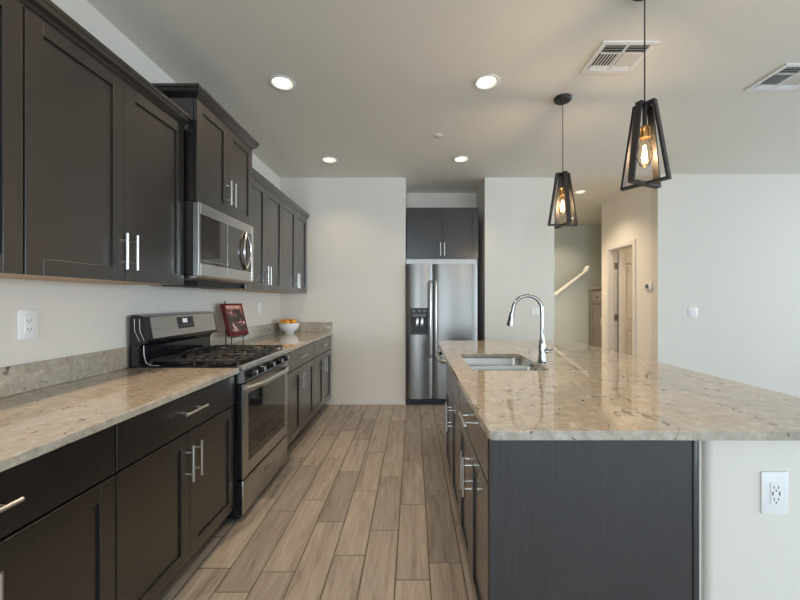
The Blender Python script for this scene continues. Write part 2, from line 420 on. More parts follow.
# door in the hall wall: casing, jamb and an open slab with hinges
r = bpy.data.objects.new('door_1', None); COL.objects.link(r); r['kind'] = 'structure'
c = MB(); cw = 0.062
for x_ in (HX-0.016,):
    c.box(x_, HX, DY0-cw+.012, DY0+.012, 0, DZ+cw-.012, .004); c.box(x_, HX, DY1-.012, DY1+cw-.012, 0, DZ+cw-.012, .004)
    c.box(x_, HX, DY0+.012, DY1-.012, DZ-.012, DZ+cw-.012, .004)
c.build('casing', M['door_paint'], r)
c = MB(); c.box(HX-.004, HX+T+.004, DY0, DY0+.018, 0, DZ-.018); c.box(HX-.004, HX+T+.004, DY1-.018, DY1, 0, DZ-.018); c.box(HX-.004, HX+T+.004, DY0, DY1, DZ-.018, DZ)
c.box(HX+.03, HX+.06, DY1-.030, DY1-.018, 0, DZ-.018)
c.build('jamb', M['door_paint'], r)
dx0, dx1, dy = HX+T+.012, HX+T+.012+.60, DY1-.055
c = MB(); st = 0.105; th = 0.035
c.box(dx0, dx1, dy+.014, dy+th-.008, .012, DZ-.025)
rails = [(.012, .22), (.86, 1.0), (1.88, DZ-.025)]
c.box(dx0, dx0+st, dy, dy+th, .012, DZ-.025, .002); c.box(dx1-st, dx1, dy, dy+th, .012, DZ-.025, .002)
for (za, zb) in rails: c.box(dx0+st, dx1-st, dy, dy+th, za, zb, .002)
for (za, zb) in ((.22, .86), (1.0, 1.88)): c.box(dx0+st+.03, dx1-st-.03, dy+.002, dy+.02, za+.03, zb-.03, .011)
slab = c.build('door_slab', M['door_paint'], r)
for z_ in (0.25, 1.05, 1.84):
    c = MB(); c.cyl((HX+T+.004, DY1-.028, z_-.05), (HX+T+.004, DY1-.028, z_+.05), .008); c.box(HX+T-.04, HX+T+.004, DY1-.021, DY1-.017, z_-.05, z_+.05)
    c.build('hinge', M['hinge'], slab)
c = MB(); c.cyl((dx1-.065, dy, .98), (dx1-.065, dy-.012, .98), .03); c.cyl((dx1-.065, dy-.012, .98), (dx1-.065, dy-.045, .98), .011); c.lathe((0, 0, 0), [(.0, 0)], 8) if False else None
c.cyl((dx1-.065, dy-.045, .98), (dx1-.065, dy-.06, .98), .027, .022)
c.build('door_knob', M['nickel'], slab)

# stair knee wall with a sloping cap, beyond the hall
sy0, sy1 = 6.72, 6.84
def atp(px, py, Y): return ((px-VPX)*Y/F_PX, CAMZ-(py-VPY)*Y/F_PX)
xa, za = atp(555, 296.5, sy0); xb, zb = atp(587.5, 272.5, sy0)
x_l = 1.9; z_l = za-(zb-za)/(xb-xa)*(xa-x_l)
b = MB().prism([(x_l, 0), (xb+.02, 0), (xb+.02, zb), (x_l, z_l)], 'y', sy0, sy1)
struct('wall_stair_rail', b, M['wall_stair'])
sl = math.atan2(zb-za, xb-xa); dxn, dzn = -math.sin(sl)*.035, math.cos(sl)*.035
b = MB().prism([(x_l, z_l), (xb+.02, zb+.015), (xb+.05, zb+.13), (xb+.02, zb+.12), (xb-.02, zb+.030), (x_l, z_l+.030)], 'y', sy0-.03, sy1+.03)
struct('trim_1', b, M['white_trim'])

# pony wall behind the island cabinets, rounded near corners
IY0, IY1 = 1.165, 3.50
def rr(x0, x1, y0, y1, r, nc=6, inset=0):
    x0 += inset; x1 -= inset; y0 += inset; y1 -= inset; r = max(r-inset, 0.0005)
    P = []
    for cx, cy, a0 in ((x1-r, y0+r, -PI/2), (x1-r, y1-r, 0), (x0+r, y1-r, PI/2), (x0+r, y0+r, PI)):
        for k in range(nc+1):
            a = a0+PI/2*k/nc; P.append((cx+r*math.cos(a), cy+r*math.sin(a)))
    return P
b = MB(); P = rr(0.952, 1.27, IY0, IY1, 0.02)
b.rings([[Vector((x, y, z)) for x, y in P] for z in (0, 0.883)])
b.box(0.90, 0.96, IY0+.024, IY1-.02, 0, 0.883)
struct('wall_island', b, M['wall'])

# ------------------------------------------------------------------ cabinets
def bar_handle(parent, x, z, vertical, length=0.165, y=-0.02, proj=0.035):
    b = MB(); r_ = 0.0062; h = length/2; q = length*0.30
    if vertical:
        b.cyl((x, y-proj, z-h), (x, y-proj, z+h), r_)
        for s_ in (-q, q): b.cyl((x, y, z+s_), (x, y-proj, z+s_), .0045, n_=10)
    else:
        b.cyl((x-h, y-proj, z), (x+h, y-proj, z), r_)
        for s_ in (-q, q): b.cyl((x+s_, y, z), (x+s_, y-proj, z), .0045, n_=10)
    return b.build('handle', M['nickel'], parent)
def shaker(x0, x1, z0, z1, st=0.062, th=0.02, rec=0.0095):
    b = MB(); e = .0018
    b.box(x0, x0+st, -th, -.001, z0, z1, e); b.box(x1-st, x1, -th, -.001, z0, z1, e)
    b.box(x0+st-.001, x1-st+.001, -th, -.001, z0, z0+st, e); b.box(x0+st-.001, x1-st+.001, -th, -.001, z1-st, z1, e)
    b.box(x0+st-.002, x1-st+.002, -th+rec, -.003, z0+st-.002, z1-st+.002)
    return b
G = 0.0028
def crown(parent, w, D, z, left_ret, right_ret, proj=.05, h=.055):
    # profile swept along the front with mitred returns
    prof = [(-.004, z-.006), (.004, z-.006), (.012, z+.004), (.026, z+.018), (proj*.86, z+.034), (proj, z+.040), (proj, z+h), (-.004, z+h)]
    pts = []
    L = []
    for (u, v_) in prof:
        row = []
        if left_ret: row += [(-u, D, v_), (-u, -.02-u, v_)]
        else: row += [(0, -.02-u, v_)]
        if right_ret: row += [(w+u, -.02-u, v_), (w+u, D, v_)]
        else: row += [(w, -.02-u, v_)]
        L.append(row)
    cols = [[Vector(L[i][j]) for i in range(len(L))] for j in range(len(L[0]))]
    b = MB().rings(cols, True, True, True, False)
    return b.build('crown_moulding', M['espresso'], parent)

def hollow_box(w, depth):
    b = MB(); b.box(.001, .018, 0, depth, .10, .884); b.box(w-.018, w-.001, 0, depth, .10, .884)
    b.box(.018, w-.018, 0, depth, .10, .118); b.box(.018, w-.018, depth-.012, depth, .118, .884); b.box(.018, w-.018, 0, .018, .118, .884)
    return b
def base_cabinet(label, loc, rz, w, depth=.63, group=None, end_left=False, name='base_cabinet', two_drawers=False, hollow=False):
    t = thing(name, label, 'cabinet', loc, rz, group)
    b = hollow_box(w, depth) if hollow else MB().box(0.001, w-.001, 0, depth, .10, .884); b.build('carcass', M['espresso'], t)
    MB().box(0.001, w-.001, .075, depth-.02, 0.0, .099).build('toe_kick', M['espresso'], t)
    e = .0025
    dr = MB().box(G, w-G, -.02, -.001, .708, .874, e).build('drawer_front', M['espresso'], t)
    if not hollow: bar_handle(dr, w/2, .80, False)   # the sink base has a false front without a pull
    for s_ in (0, 1):
        x0, x1 = (G, w/2-G/2) if s_ == 0 else (w/2+G/2, w-G)
        d = shaker(x0, x1, .104, .700).build('door', M['espresso'], t)
        bar_handle(d, w/2-.032 if s_ == 0 else w/2+.032, .565, True)
    return t
R90 = PI/2
FX = -1.06   # carcass front plane of the left base run
base_cabinet('dark espresso base cabinet nearest the camera on the left wall, cut by the photo edge', (FX, 0.425, 0), R90, .835, group='left wall base cabinets')
base_cabinet('dark espresso base cabinet directly in front of the gas range, wide drawer over two doors', (FX, 1.26, 0), R90, .835, group='left wall base cabinets')
base_cabinet('dark espresso base cabinet just beyond the gas range, under the cookbook stand', (FX, 2.895, 0), R90, .87, group='left wall base cabinets')
base_cabinet('dark base cabinet at the far left end against the back wall, under the fruit bowl', (FX, 3.765, 0), R90, .77, group='left wall base cabinets')

def wall_cabinet(label, loc, w, z0, z1, depth, lret, rret, group, hz, proj=.034):
    t = thing('wall_cabinet', label, 'cabinet', loc, R90, group)
    MB().box(0.001, w-.001, 0, depth, z0+.006, z1).build('carcass', M['espresso'], t)
    MB().box(0.003, w-.003, .002, depth-.002, z0+.001, z0+.0055).build('bottom_panel', M['maple'] if z0 < 1.5 else M['espresso'], t, 'natural maple underside' if z0 < 1.5 else None)
    for s_ in (0, 1):
        x0, x1 = (G, w/2-G/2) if s_ == 0 else (w/2+G/2, w-G)
        d = shaker(x0, x1, z0, z1-.004).build('door', M['espresso'], t)
        bar_handle(d, w/2-.030 if s_ == 0 else w/2+.030, hz, True)
    crown(t, w, depth, z1, lret, rret, proj)
    return t
UX = -1.36
wall_cabinet('dark upper cabinet at the extreme top left corner, mostly out of frame', (UX, .375, 0), .865, 1.40, 2.335, .33, False, False, 'wall cabinets', 1.535)
wall_cabinet('large dark upper cabinet with two doors above the near counter, left of the microwave', (UX, 1.24, 0), .865, 1.40, 2.335, .33, False, False, 'wall cabinets', 1.535)
wall_cabinet('short raised upper cabinet directly above the microwave, its crown reaching higher than its neighbours', (-1.30, 2.125, 0), .735, 1.90, 2.515, .39, True, True, 'wall cabinets', 2.045, .038)
wall_cabinet('dark upper cabinet just beyond the microwave, above the cookbook', (UX, 2.865, 0), .81, 1.40, 2.335, .33, False, False, 'wall cabinets', 1.535)
wall_cabinet('dark upper cabinet at the far end touching the back wall, above the fruit bowl', (UX, 3.675, 0), .85, 1.40, 2.335, .33, False, False, 'wall cabinets', 1.535)

# cabinet over the refrigerator, facing the camera
t = thing('refrigerator_cabinet', 'dark two door cabinet set in the recess above the refrigerator', 'cabinet', (-.09, 4.57, 0), 0, 'wall cabinets')
MB().box(0, .915, 0, .61, 1.84, 2.49, .002).build('carcass', M['espresso'], t)
MB().box(.0, .905, .03, .05, 1.776, 1.839).build('pale_strip', M['white_trim'], t, 'white strip under the cabinet')  # pale strip added across the gap above the refrigerator
for s_ in (0, 1):
    x0, x1 = (.018, .445) if s_ == 0 else (.451, .897)
    d = shaker(x0, x1, 1.85, 2.43).build('door', M['espresso'], t)
    bar_handle(d, .430 if s_ == 0 else .478, 1.955, True)

# island cabinets face the aisle (-X)
IX = .265
base_cabinet('dark island cabinet nearest the camera, wide drawer and two doors facing the aisle', (IX, 1.92, 0), -R90, .755-.018, .60, 'island cabinets', name='island_cabinet')
t = base_cabinet('island sink base cabinet between the near island cabinet and the dishwasher', (IX, 2.70, 0), -R90, .778, .60, 'island cabinets', name='island_cabinet', hollow=True)
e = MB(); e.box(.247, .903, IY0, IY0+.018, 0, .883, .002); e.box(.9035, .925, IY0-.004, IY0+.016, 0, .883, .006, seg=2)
tag(e.build('island_end_panel', M['daylit_panel_wood']), 'dark wood end panel closing the near end of the island, facing the camera', 'panel')
tag(MB().box(.335, .885, 3.312, 3.50, 0, .883, .002).build('island_filler_panel', M['espresso']), 'dark filler panel at the far end of the island beyond the dishwasher', 'panel')

# ------------------------------------------------------------------ countertops
def slab_rings(P_of, zt=.915, zb=.885, b_=.003):
    prof = [(b_, zb), (0, zb+b_), (0, zt-b_), (b_*.3, zt-b_*.3), (b_, zt)]
    return [[Vector((x, y, z)) for x, y in P_of(i)] for i, z in prof]
def slab(name, x0, x1, y0, y1, r, label):
    b = MB().rings(slab_rings(lambda i: rr(x0, x1, y0, y1, r, 5, i)), True, True, True, False)
    return tag(b.build(name, M['granite']), label, 'countertop')
slab('granite_countertop', LW+.001, -1.018, .0, 2.108, .006, 'tan granite countertop along the left wall in front of the gas range')
slab('granite_countertop', LW+.001, -1.018, 2.866, BW-.001, .006, 'beige granite countertop beyond the gas range holding the cookbook and fruit bowl')
# island top with a rounded rectangular sink cutout
sx0, sx1, sY0, sY1 = .338, .778, 2.03, 2.68
outer = slab_rings(lambda i: rr(.228, 1.575, 1.09, 3.555, .018, 7, i))
inner = [[Vector((x, y, z)) for x, y in rr(sx0, sx1, sY0, sY1, .045, 7, -i)] for i, z in ((.002, .915), (0, .913), (0, .885))]
b = MB().rings(outer+inner+[outer[0]], True, False, False, False)
tag(b.build('island_countertop', M['granite']), 'large glossy beige granite top of the kitchen island with a sink cutout', 'countertop')
def splash(x0, x1, y0, y1, label):
    return tag(MB().box(x0, x1, y0, y1, .9155, 1.037, .002).build('granite_backsplash', M['granite']), label, 'backsplash')
splash(LW+.001, LW+.021, .0, 2.10, 'low granite backsplash strip on the left wall in front of the range')
splash(LW+.001, LW+.021, 2.872, BW-.022, 'low granite backsplash strip on the left wall behind the cookbook')
splash(LW+.001, -1.02, BW-.021, BW-.001, 'low granite backsplash strip on the back wall behind the fruit bowl')

# ------------------------------------------------------------------ sink and faucet
t = thing('kitchen_sink', 'stainless double bowl sink set under the island countertop', 'sink', ((sx0+sx1)/2, (sY0+sY1)/2, .70))
ox, oy, oz = (sx0+sx1)/2, (sY0+sY1)/2, .70
def bowl(y0, y1):
    b = MB(); x0, x1 = sx0-.004, sx1+.004
    L = []
    for (ins, z) in ((-.010, .8845), (0, .8845), (.003, .878), (.008, .74), (.014, .718), (.03, .708), (.09, .704)):
        L.append([Vector((x-ox, y-oy, z-oz)) for x, y in rr(x0, x1, y0, y1, .05, 7, ins)])
    L2 = [[Vector((x-ox, y-oy, z-oz)) for x, y in rr(x0, x1, y0, y1, .05, 7, ins)] for ins, z in ((-.010, .882), (-.003, .875), (.006, .72), (.05, .70))]
    b.rings(list(reversed(L2))+L, True, True, True, True)
    o = b.build('bowl', M['sink_steel'], t)
    cx, cy = -.0, (y0+y1)/2-oy
    d = MB().lathe((cx, cy, .0045), [(.045, .0), (.045, .003), (.036, .003), (.030, -.0005), (.008, -.0005), (.001, -.0005)], 24)
    d.build('drain', M['chrome'], o)
bowl(sY0-.004, 2.343); bowl(2.369, sY1+.004)

fx, fy = .812, 2.275
t = thing('gooseneck_faucet', 'tall chrome gooseneck faucet standing beside the island sink', 'faucet', (fx, fy, .915))
MB().lathe((0, 0, 0), [(.001, 0.0005), (.030, .0005), (.030, .006), (.024, .012), (.022, .06), (.0215, .11), (.019, .13), (.0135, .16), (.0125, .18), (.001, .18)], 28).build('base_body', M['chrome'], t)
pts = [(0, 0, .17), (0, 0, .24), (0, 0, .31)]
R_ = .092
for k in range(1, 15):
    a = PI*k/14*1.02; pts.append((-R_+R_*math.cos(a), 0, .333+R_*math.sin(a)))
pts.append((-2*R_-.008, 0, .30))
MB().tube(pts, .0115, 16).build('spout', M['chrome'], t)
MB().tube([(-2*R_-.006, 0, .322), (-2*R_-.010, 0, .30), (-2*R_-.014, 0, .275), (-2*R_-.021, 0, .235), (-2*R_-.022, 0, .232)], [.0135, .0145, .0155, .0205, .017], 18).build('spray_head', M['chrome'], t)
MB().tube([(.018, 0, .075), (.038, 0, .075)], [.015, .014], 16).cyl((.036, 0, .075), (.066, -.012, .090), .0055, .0045).build('lever', M['chrome'], t)

# ------------------------------------------------------------------ dishwasher
t = thing('dishwasher', 'stainless dishwasher in the island facing the aisle, beyond the sink cabinet', 'dishwasher', (.325, 3.310, 0), -R90)
W_ = .606
MB().box(.004, W_-.004, .0, .56, .105, .882).build('tub', M['black'], t)
MB().box(.01, W_-.01, .06, .5, 0.0, .10).build('toe_kick', M['black'], t)
MB().box(.004, W_-.004, -.024, -.001, .115, .878, .004, seg=2).build('door', M['steel_v'], t)
hp = []
for k in range(13):
    u = k/12; hp.append((.03+u*(W_-.06), -.030-.080*min(1, 2.2*math.sin(PI*u))**.6 if 0 < u < 1 else -.022, .835))
MB().tube(hp, .017, 12).build('handle', M['nickel'], t)

# ------------------------------------------------------------------ gas range (faces +X)
RY0, RWd = 2.112, .748
t = thing('gas_range', 'freestanding stainless gas range with black cooktop between the left counters', 'range', (-1.04, RY0, 0), R90)
# local: x along the width, y into the wall, front face at y=-.04
D_ = .64
MB().box(0, RWd, 0, D_-.01, .03, .90, .003).build('body', M['black_gloss'], t)
for q in ((.05, .05), (RWd-.05, .05), (.05, D_-.08), (RWd-.05, D_-.08), ):
    MB().cyl((q[0], q[1]-.02, 0), (q[0], q[1]-.02, .032), .016).build('leg', M['black'], t)
# storage drawer with recessed pull
dr = MB().box(.003, RWd-.003, -.040, -.028, .045, .245, .004, seg=2).box(.005, RWd-.005, -.0285, -.001, .047, .243, mi=1).build('storage_drawer', [M['steel'], M['black_gloss']], t)
MB().box(RWd/2-.075, RWd/2+.075, -.0435, -.039, .165, .195, .003).build('pull', M['hinge'], dr)
MB().box(RWd/2-.06, RWd/2+.06, -.047, -.043, .183, .196, .002).build('pull_lip', M['steel_light'], dr)
# oven door
b = MB(); z0, z1 = .256, .815; wx0, wx1, wz0, wz1 = .070, RWd-.070, .335, .745
b.box(.003, wx0, -.040, -.028, z0, z1, .003); b.box(wx1, RWd-.003, -.040, -.028, z0, z1, .003)
b.box(.005, wx0, -.0285, -.001, z0+.002, z1-.002, mi=1); b.box(wx1, RWd-.005, -.0285, -.001, z0+.002, z1-.002, mi=1)
b.box(wx0-.002, wx1+.002, -.040, -.001, z0, wz0, .004); b.box(wx0-.002, wx1+.002, -.040, -.001, wz1, z1, .004)
od = b.build('oven_door', [M['steel'], M['black_gloss']], t)
MB().box(wx0-.004, wx1+.004, -.0385, -.004, wz0-.004, wz1+.004).build('oven_window', M['glass_black'], od)
hp = []
for k in range(17):
    u = k/16; s_ = math.sin(PI*u)
    hp.append((.02+u*(RWd-.04), -.036-.055*min(1, s_*1.6)**.8, .785))
hb = MB().tube(hp, .0165, 14, sx=.75, ref=(0, -1, 0))
hb.cyl((.02, -.03, .785), (.02, -.052, .785), .014); hb.cyl((RWd-.02, -.03, .785), (RWd-.02, -.052, .785), .014)
hb.build('oven_handle', M['nickel'], od)
MB().box(RWd*.5-.02, RWd*.5+.02, -.0412, -.039, .288, .300, .001).build('badge', M['steel_light'], od)
# control panel, slightly raked, with five knobs
b = MB().prism([(-.030, .822), (-.046, .828), (-.040, .905), (-.034, .925), (-.001, .925), (-.001, .822)], 'x', .003, RWd-.003)
cp = b.build('control_panel', M['steel'], t)
MB().prism([(-.047, .836), (-.0425, .893), (-.038, .893), (-.038, .836)], 'x', .012, RWd-.012).build('knob_strip', M['black_gloss'], cp)
for u in (.10, .22, .374, .53, .65):
    k_ = MB(); c0 = (u, -.046, .864)
    k_.cyl(c0, (u, -.052, .864), .026, .026, 24); k_.cyl((u, -.052, .864), (u, -.078, .865), .022, .019, 24)
    k_.box(u-.005, u+.005, -.084, -.070, .846, .883, .002, mi=1)
    k_.build('knob', [M['black_gloss'], M['steel_light']], t)
# cooktop tray and front lip
MB().box(-.004, RWd+.004, -.036, D_-.06, .901, .922, .005, seg=2).build('cooktop', M['black_gloss'], t)
MB().prism([(-.048, .906), (-.044, .924), (-.034, .930), (-.020, .928), (-.020, .9225), (-.036, .906)], 'x', 0.0, RWd).build('front_trim', M['steel_light'], t)
# five burners
for (bx_, by_, br) in ((.16, .13, .045), (.16, .40, .038), (RWd/2, .27, .05), (RWd-.16, .13, .05), (RWd-.16, .40, .036)):
    k_ = MB().lathe((bx_, by_, .922), [(br+.018, 0), (br+.016, .006), (br*.9, .010), (br*.9, .016), (br, .017), (br, .024), (br*.85, .027), (.001, .027)], 24)
    k_.build('burner', M['iron'], t)
# three continuous cast iron grates
gw = (RWd-.03)/3
for gi in range(3):
    x0 = .015+gi*gw+.002; x1 = x0+gw-.004; y0, y1 = -.005, D_-.115
    b = MB(); h0, h1 = .946, .960; e_ = .0035; bw = .013
    b.box(x0, x1, y0, y0+bw, h0, h1, e_); b.box(x0, x1, y1-bw, y1, h0, h1, e_)
    b.box(x0, x0+bw, y0, y1, h0, h1, e_); b.box(x1-bw, x1, y0, y1, h0, h1, e_)
    ym = (y0+y1)/2; b.box(x0, x1, ym-bw/2, ym+bw/2, h0, h1, e_)
    for yc in ((y0+ym)/2, (y1+ym)/2):
        b.box(x0, x0+gw*.36, yc-bw/2, yc+bw/2, h0, h1+.002, e_); b.box(x1-gw*.36, x1, yc-bw/2, yc+bw/2, h0, h1+.002, e_)
        for s_ in (-.075, .075): b.box(x0, x1, yc+s_-bw/2, yc+s_+bw/2, h0, h1, e_)
        xm = (x0+x1)/2
        b.box(xm-bw/2, xm+bw/2, yc-.122, yc-.03, h0, h1+.002, e_); b.box(xm-bw/2, xm+bw/2, yc+.03, yc+.122, h0, h1+.002, e_)
    for px_ in (x0+bw/2, x1-bw/2):
        for py_ in (y0+bw/2, ym, y1-bw/2): b.cyl((px_, py_, .921), (px_, py_, h0+.004), .007, .006, 8)
    b.build('grate', M['iron'], t)
# backguard
yb = D_-.012
prof = [(yb, .90), (yb, 1.205), (yb-.008, 1.222), (yb-.040, 1.226), (yb-.085, 1.215), (yb-.110, 1.075), (yb-.108, 1.060), (yb-.070, 1.052), (yb-.055, 1.03), (yb-.055, .94), (yb-.075, .923), (yb-.075, .90)]
bg = MB().prism(prof, 'x', .002, RWd-.002).build('backguard', M['black_gloss'], t)
def on_slope(x0, x1, s0, s1, off, thick, mb=None, bev=0.0):
    # quad panel lying on the raked face between (yb-.085,1.215) and (yb-.110,1.075)
    A = Vector((0, yb-.085, 1.215)); B_ = Vector((0, yb-.110, 1.075)); nrm = Vector((0, -1, .178)).normalized()
    mb = mb or MB()
    P = [A.lerp(B_, s) for s in (s0, s1)]
    vs = []
    for o_ in (off, off+thick):
        for p, x in ((P[0], x0), (P[0], x1), (P[1], x1), (P[1], x0)):
            q = p+nrm*o_; vs.append((x, q.y, q.z))
    mb.add(vs, [(0,1,2,3), (7,6,5,4), (0,4,5,1), (1,5,6,2), (2,6,7,3), (3,7,4,0)])
    return mb
on_slope(.045, RWd-.022, .03, .95, .0, .003).build('fascia', M['steel'], bg)
dp = on_slope(.285, .455, .12, .66, .003, .003).build('display', M['black_gloss'], bg)
on_slope(.335, .385, .20, .40, .006, .0008).build('digits', M['lcd'], dp)
b = MB()
for k in range(4): on_slope(.300+.035*k, .318+.035*k, .50, .56, .006, .0006, b)
b.build('touch_keys', M['grey_plastic'], dp)
# curved chrome strips on the near side of the backguard
for (ya, yb_) in ((yb-.030, yb-.062), (yb-.060, yb-.090)):
    MB().tube([(0.0, ya, 1.20), (-.001, ya-.004, 1.13), (-.001, yb_, 1.07)], .0016, 8).build('side_trim', M['hinge'], bg)
MB().tube([(0.0, yb-.085, 1.045), (-.001, yb-.088, .99), (-.001, yb-.10, .945), (.003, yb-.125, .929), (.01, yb-.17, .926)], .0018, 8).build('side_trim', M['hinge'], bg)

# ------------------------------------------------------------------ microwave (faces +X)
t = thing('microwave', 'stainless over the range microwave with curved loop handle, hung over the gas range', 'microwave', (-1.305, 2.127, 0), R90)
Wm = .735
MB().box(0.002, Wm-.002, 0, .38, 1.465, 1.897).build('body', M['black'], t)
b = MB(); a0, a1, c0, c1 = .022, Wm-.035, 1.535, 1.828; zt, zb_ = 1.895, 1.458
b.box(0, a0, -.035, -.001, zb_, zt, .003); b.box(a1, Wm, -.035, -.001, zb_, zt, .003)
b.box(a0-.001, a1+.001, -.035, -.001, zb_, c0, .003); b.box(a0-.001, a1+.001, -.035, -.001, c1, zt, .003)
fr = b.build('front_frame', M['steel_light'], t)
MB().box(a0, .335, -.034, -.006, c0, c1).build('door_window', M['mirror_glass'], t)
MB().box(.336, a1, -.034, -.006, c0, c1).build('control_glass', M['mirror_glass'], t)
MB().box(.333, .337, -.0355, -.006, zb_+.01, c1, .0005).build('door_seam', M['steel_light'], t)
b = MB().box(.06, .54, -.0345, -.0335, c0+.013, c0+.020)
b.build('button_strip', M['grey_plastic'], t)
for s_ in (-1, 1):
    hp = []
    for k in range(17):
        u = k/16; hp.append((.590+s_*.055*math.sin(PI*u), -.042-.010*math.sin(PI*u), 1.545+u*.27))
    MB().tube(hp, .0095, 12, sx=.75, ref=(1, 0, 0)).build('loop_handle', M['steel_light'], fr)
b = MB().prism([(-.030, 1.457), (.37, 1.464), (.37, 1.452), (.10, 1.436), (.02, 1.438), (-.020, 1.448)], 'x', .004, Wm-.004)
b.build('underside', M['steel'], t)
MB().box(.16, Wm-.01, .06, .30, 1.402, 1.445, .004).build('vent_housing', M['black'], t)

# ------------------------------------------------------------------ refrigerator
FXa, FXb, FY = -.093, .800, 4.50
t = thing('refrigerator', 'side by side stainless refrigerator with ice dispenser standing in the back wall recess', 'refrigerator', (FXa, FY, 0))
Wf = FXb-FXa; sp = .335
MB().box(.004, Wf-.004, .065, .68, .035, 1.755, .004).build('cabinet_body', M['grey_plastic'], t)
b = MB(); b.box(.01, Wf-.01, .03, .066, .006, .075)
for k in range(6): b.box(.03, Wf-.03, .025, .031, .016+.009*k, .020+.009*k)
b.build('toe_grille', M['black'], t)
def fdoor(x0, x1, z0, z1, hole=None):
    b = MB(); nn = 14; e_ = .012
    def yb2(x):
        u = (x-(x0+x1)/2)/((x1-x0)/2)
        return -.028*(1-u*u)+(.012*max(0, (abs(u)-.93)/.07)**2)
    xs_ = [x0+(x1-x0)*k/nn for k in range(nn+1)]
    if hole: xs_ = sorted(set([x for x in xs_ if not (hole[0]-.012 < x < hole[0]+.012 or hole[1]-.012 < x < hole[1]+.012)]+[hole[0], hole[1]]))
    zs_ = [z0, z1] if not hole else [z0, hole[2], hole[3], z1]
    vs = []; fs = []; nx = len(xs_); nz = len(zs_)
    for z in zs_:
        for x in xs_: vs.append((x, yb2(x), z))
    for z in zs_:
        for x in xs_: vs.append((x, .060, z))
    o_ = nx*nz
    for k in range(nz-1):
        for i_ in range(nx-1):
            inh = hole and k == 1 and hole[0]-1e-6 <= xs_[i_] and xs_[i_+1] <= hole[1]+1e-6
            if not inh:
                fs.append((k*nx+i_, k*nx+i_+1, (k+1)*nx+i_+1, (k+1)*nx+i_)); fs.append((o_+k*nx+i_, o_+(k+1)*nx+i_, o_+(k+1)*nx+i_+1, o_+k*nx+i_+1))
    for i_ in range(nx-1):
        fs.append((i_, o_+i_, o_+i_+1, i_+1)); k = (nz-1)*nx; fs.append((k+i_, k+i_+1, o_+k+i_+1, o_+k+i_))
    for k in range(nz-1):
        fs.append((k*nx, (k+1)*nx, o_+(k+1)*nx, o_+k*nx)); j = nx-1; fs.append((k*nx+j, o_+k*nx+j, o_+(k+1)*nx+j, (k+1)*nx+j))
    b.add(vs, fs, True)
    return b
hl = (.055, .275, .885, 1.215)
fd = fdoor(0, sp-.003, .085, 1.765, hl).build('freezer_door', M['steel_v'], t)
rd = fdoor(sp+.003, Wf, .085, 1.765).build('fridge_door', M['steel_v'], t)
for x_, par in ((sp-.034, fd), (sp+.034, rd)):
    b = MB(); za, zb_ = .60, 1.56
    b.tube([(x_, -.005, za+.01), (x_, -.055, za+.025), (x_, -.062, za+.06), (x_, -.062, zb_-.06), (x_, -.055, zb_-.025), (x_, -.005, zb_-.01)], .0145, 12)
    b.build('handle', M['nickel'], par)
# dispenser: box recess behind the opening in the door
b = MB(); x0, x1, z0, z1 = hl
b.box(x0-.004, x0+.004, -.014, .055, z0-.004, z1+.004); b.box(x1-.004, x1+.004, -.014, .055, z0-.004, z1+.004)
b.box(x0, x1, -.012, .055, z0-.004, z0+.010); b.box(x0, x1, -.012, .055, z1-.006, z1+.004); b.box(x0, x1, .045, .055, z0, z1)
b.box(x0+.004, x1-.004, -.016, .045, z1-.12, z1-.004, .004)
dsp = b.build('ice_dispenser', M['black'], t)
b = MB(); b.box(x0+.03, x1-.03, -.018, -.0155, z1-.105, z1-.075); b.box(x0+.02, x0+.06, -.018, -.0155, z1-.05, z1-.02); b.box(x0+.09, x0+.13, -.018, -.0155, z1-.05, z1-.02); b.box(x1-.06, x1-.02, -.018, -.0155, z1-.05, z1-.02)
b.build('control_marks', M['grey_plastic'], dsp)
b = MB(); b.box(x0+.065, x0+.105, .008, .03, z0+.10, z0+.20, .008, seg=2); b.box(x0+.125, x0+.165, .008, .03, z0+.10, z0+.20, .008, seg=2)
b.cyl((x0+.085, .018, z0+.2), (x0+.085, .018, z1-.12), .014); b.cyl((x0+.145, .018, z0+.2), (x0+.145, .018, z1-.12), .014)
b.build('paddles', M['steel'], dsp)
MB().box(x0+.01, x1-.01, -.010, .04, z0+.010, z0+.018, .002).build('drip_tray', M['grey_plastic'], dsp)
MB().box(Wf-.20, Wf-.10, -.0135, -.0095, 1.675, 1.687, .001).build('badge', M['steel_light'], rd)

# ------------------------------------------------------------------ wall plates
def outlet(label, loc, rz, w=.082, h=.128, ports=True):
    t = thing('wall_outlet', label, 'outlet', loc, rz, 'wall outlets and switches')
    MB().box(-w/2, w/2, -.006, 0, -h/2, h/2, .0025, seg=2).build('cover_plate', M['white_plastic'], t)
    f = MB().box(-.017, .017, -.009, -.005, -.034, .034, .001).build('receptacle', M['white_plastic'], t)
    for zc in (-.019, .019):
        for xs_ in (-1, 1): MB().box(xs_*.0055, xs_*.008, -.0095, -.0088, zc-.004, zc+.005).build('slot', M['slot'], f)
        MB().cyl((0, -.0088, zc-.010), (0, -.0095, zc-.010), .0028, n_=10).build('ground_hole', M['slot'], f)
    for xs_ in (-1, 1) if ports else (): MB().box(xs_*.009, xs_*.013, -.0095, -.0088, -.006, .006).build('usb_port', M['slot'], f)
outlet('white outlet with two USB ports low on the white end wall of the island', (1.165, IY0, .69), 0, .088, .136)
outlet('white duplex outlet on the left wall above the near counter', (LW, 1.576, 1.204), R90, ports=False)
outlet('white outlet on the left wall between the cookbook and the fruit bowl', (LW, 3.95, 1.22), R90, ports=False)
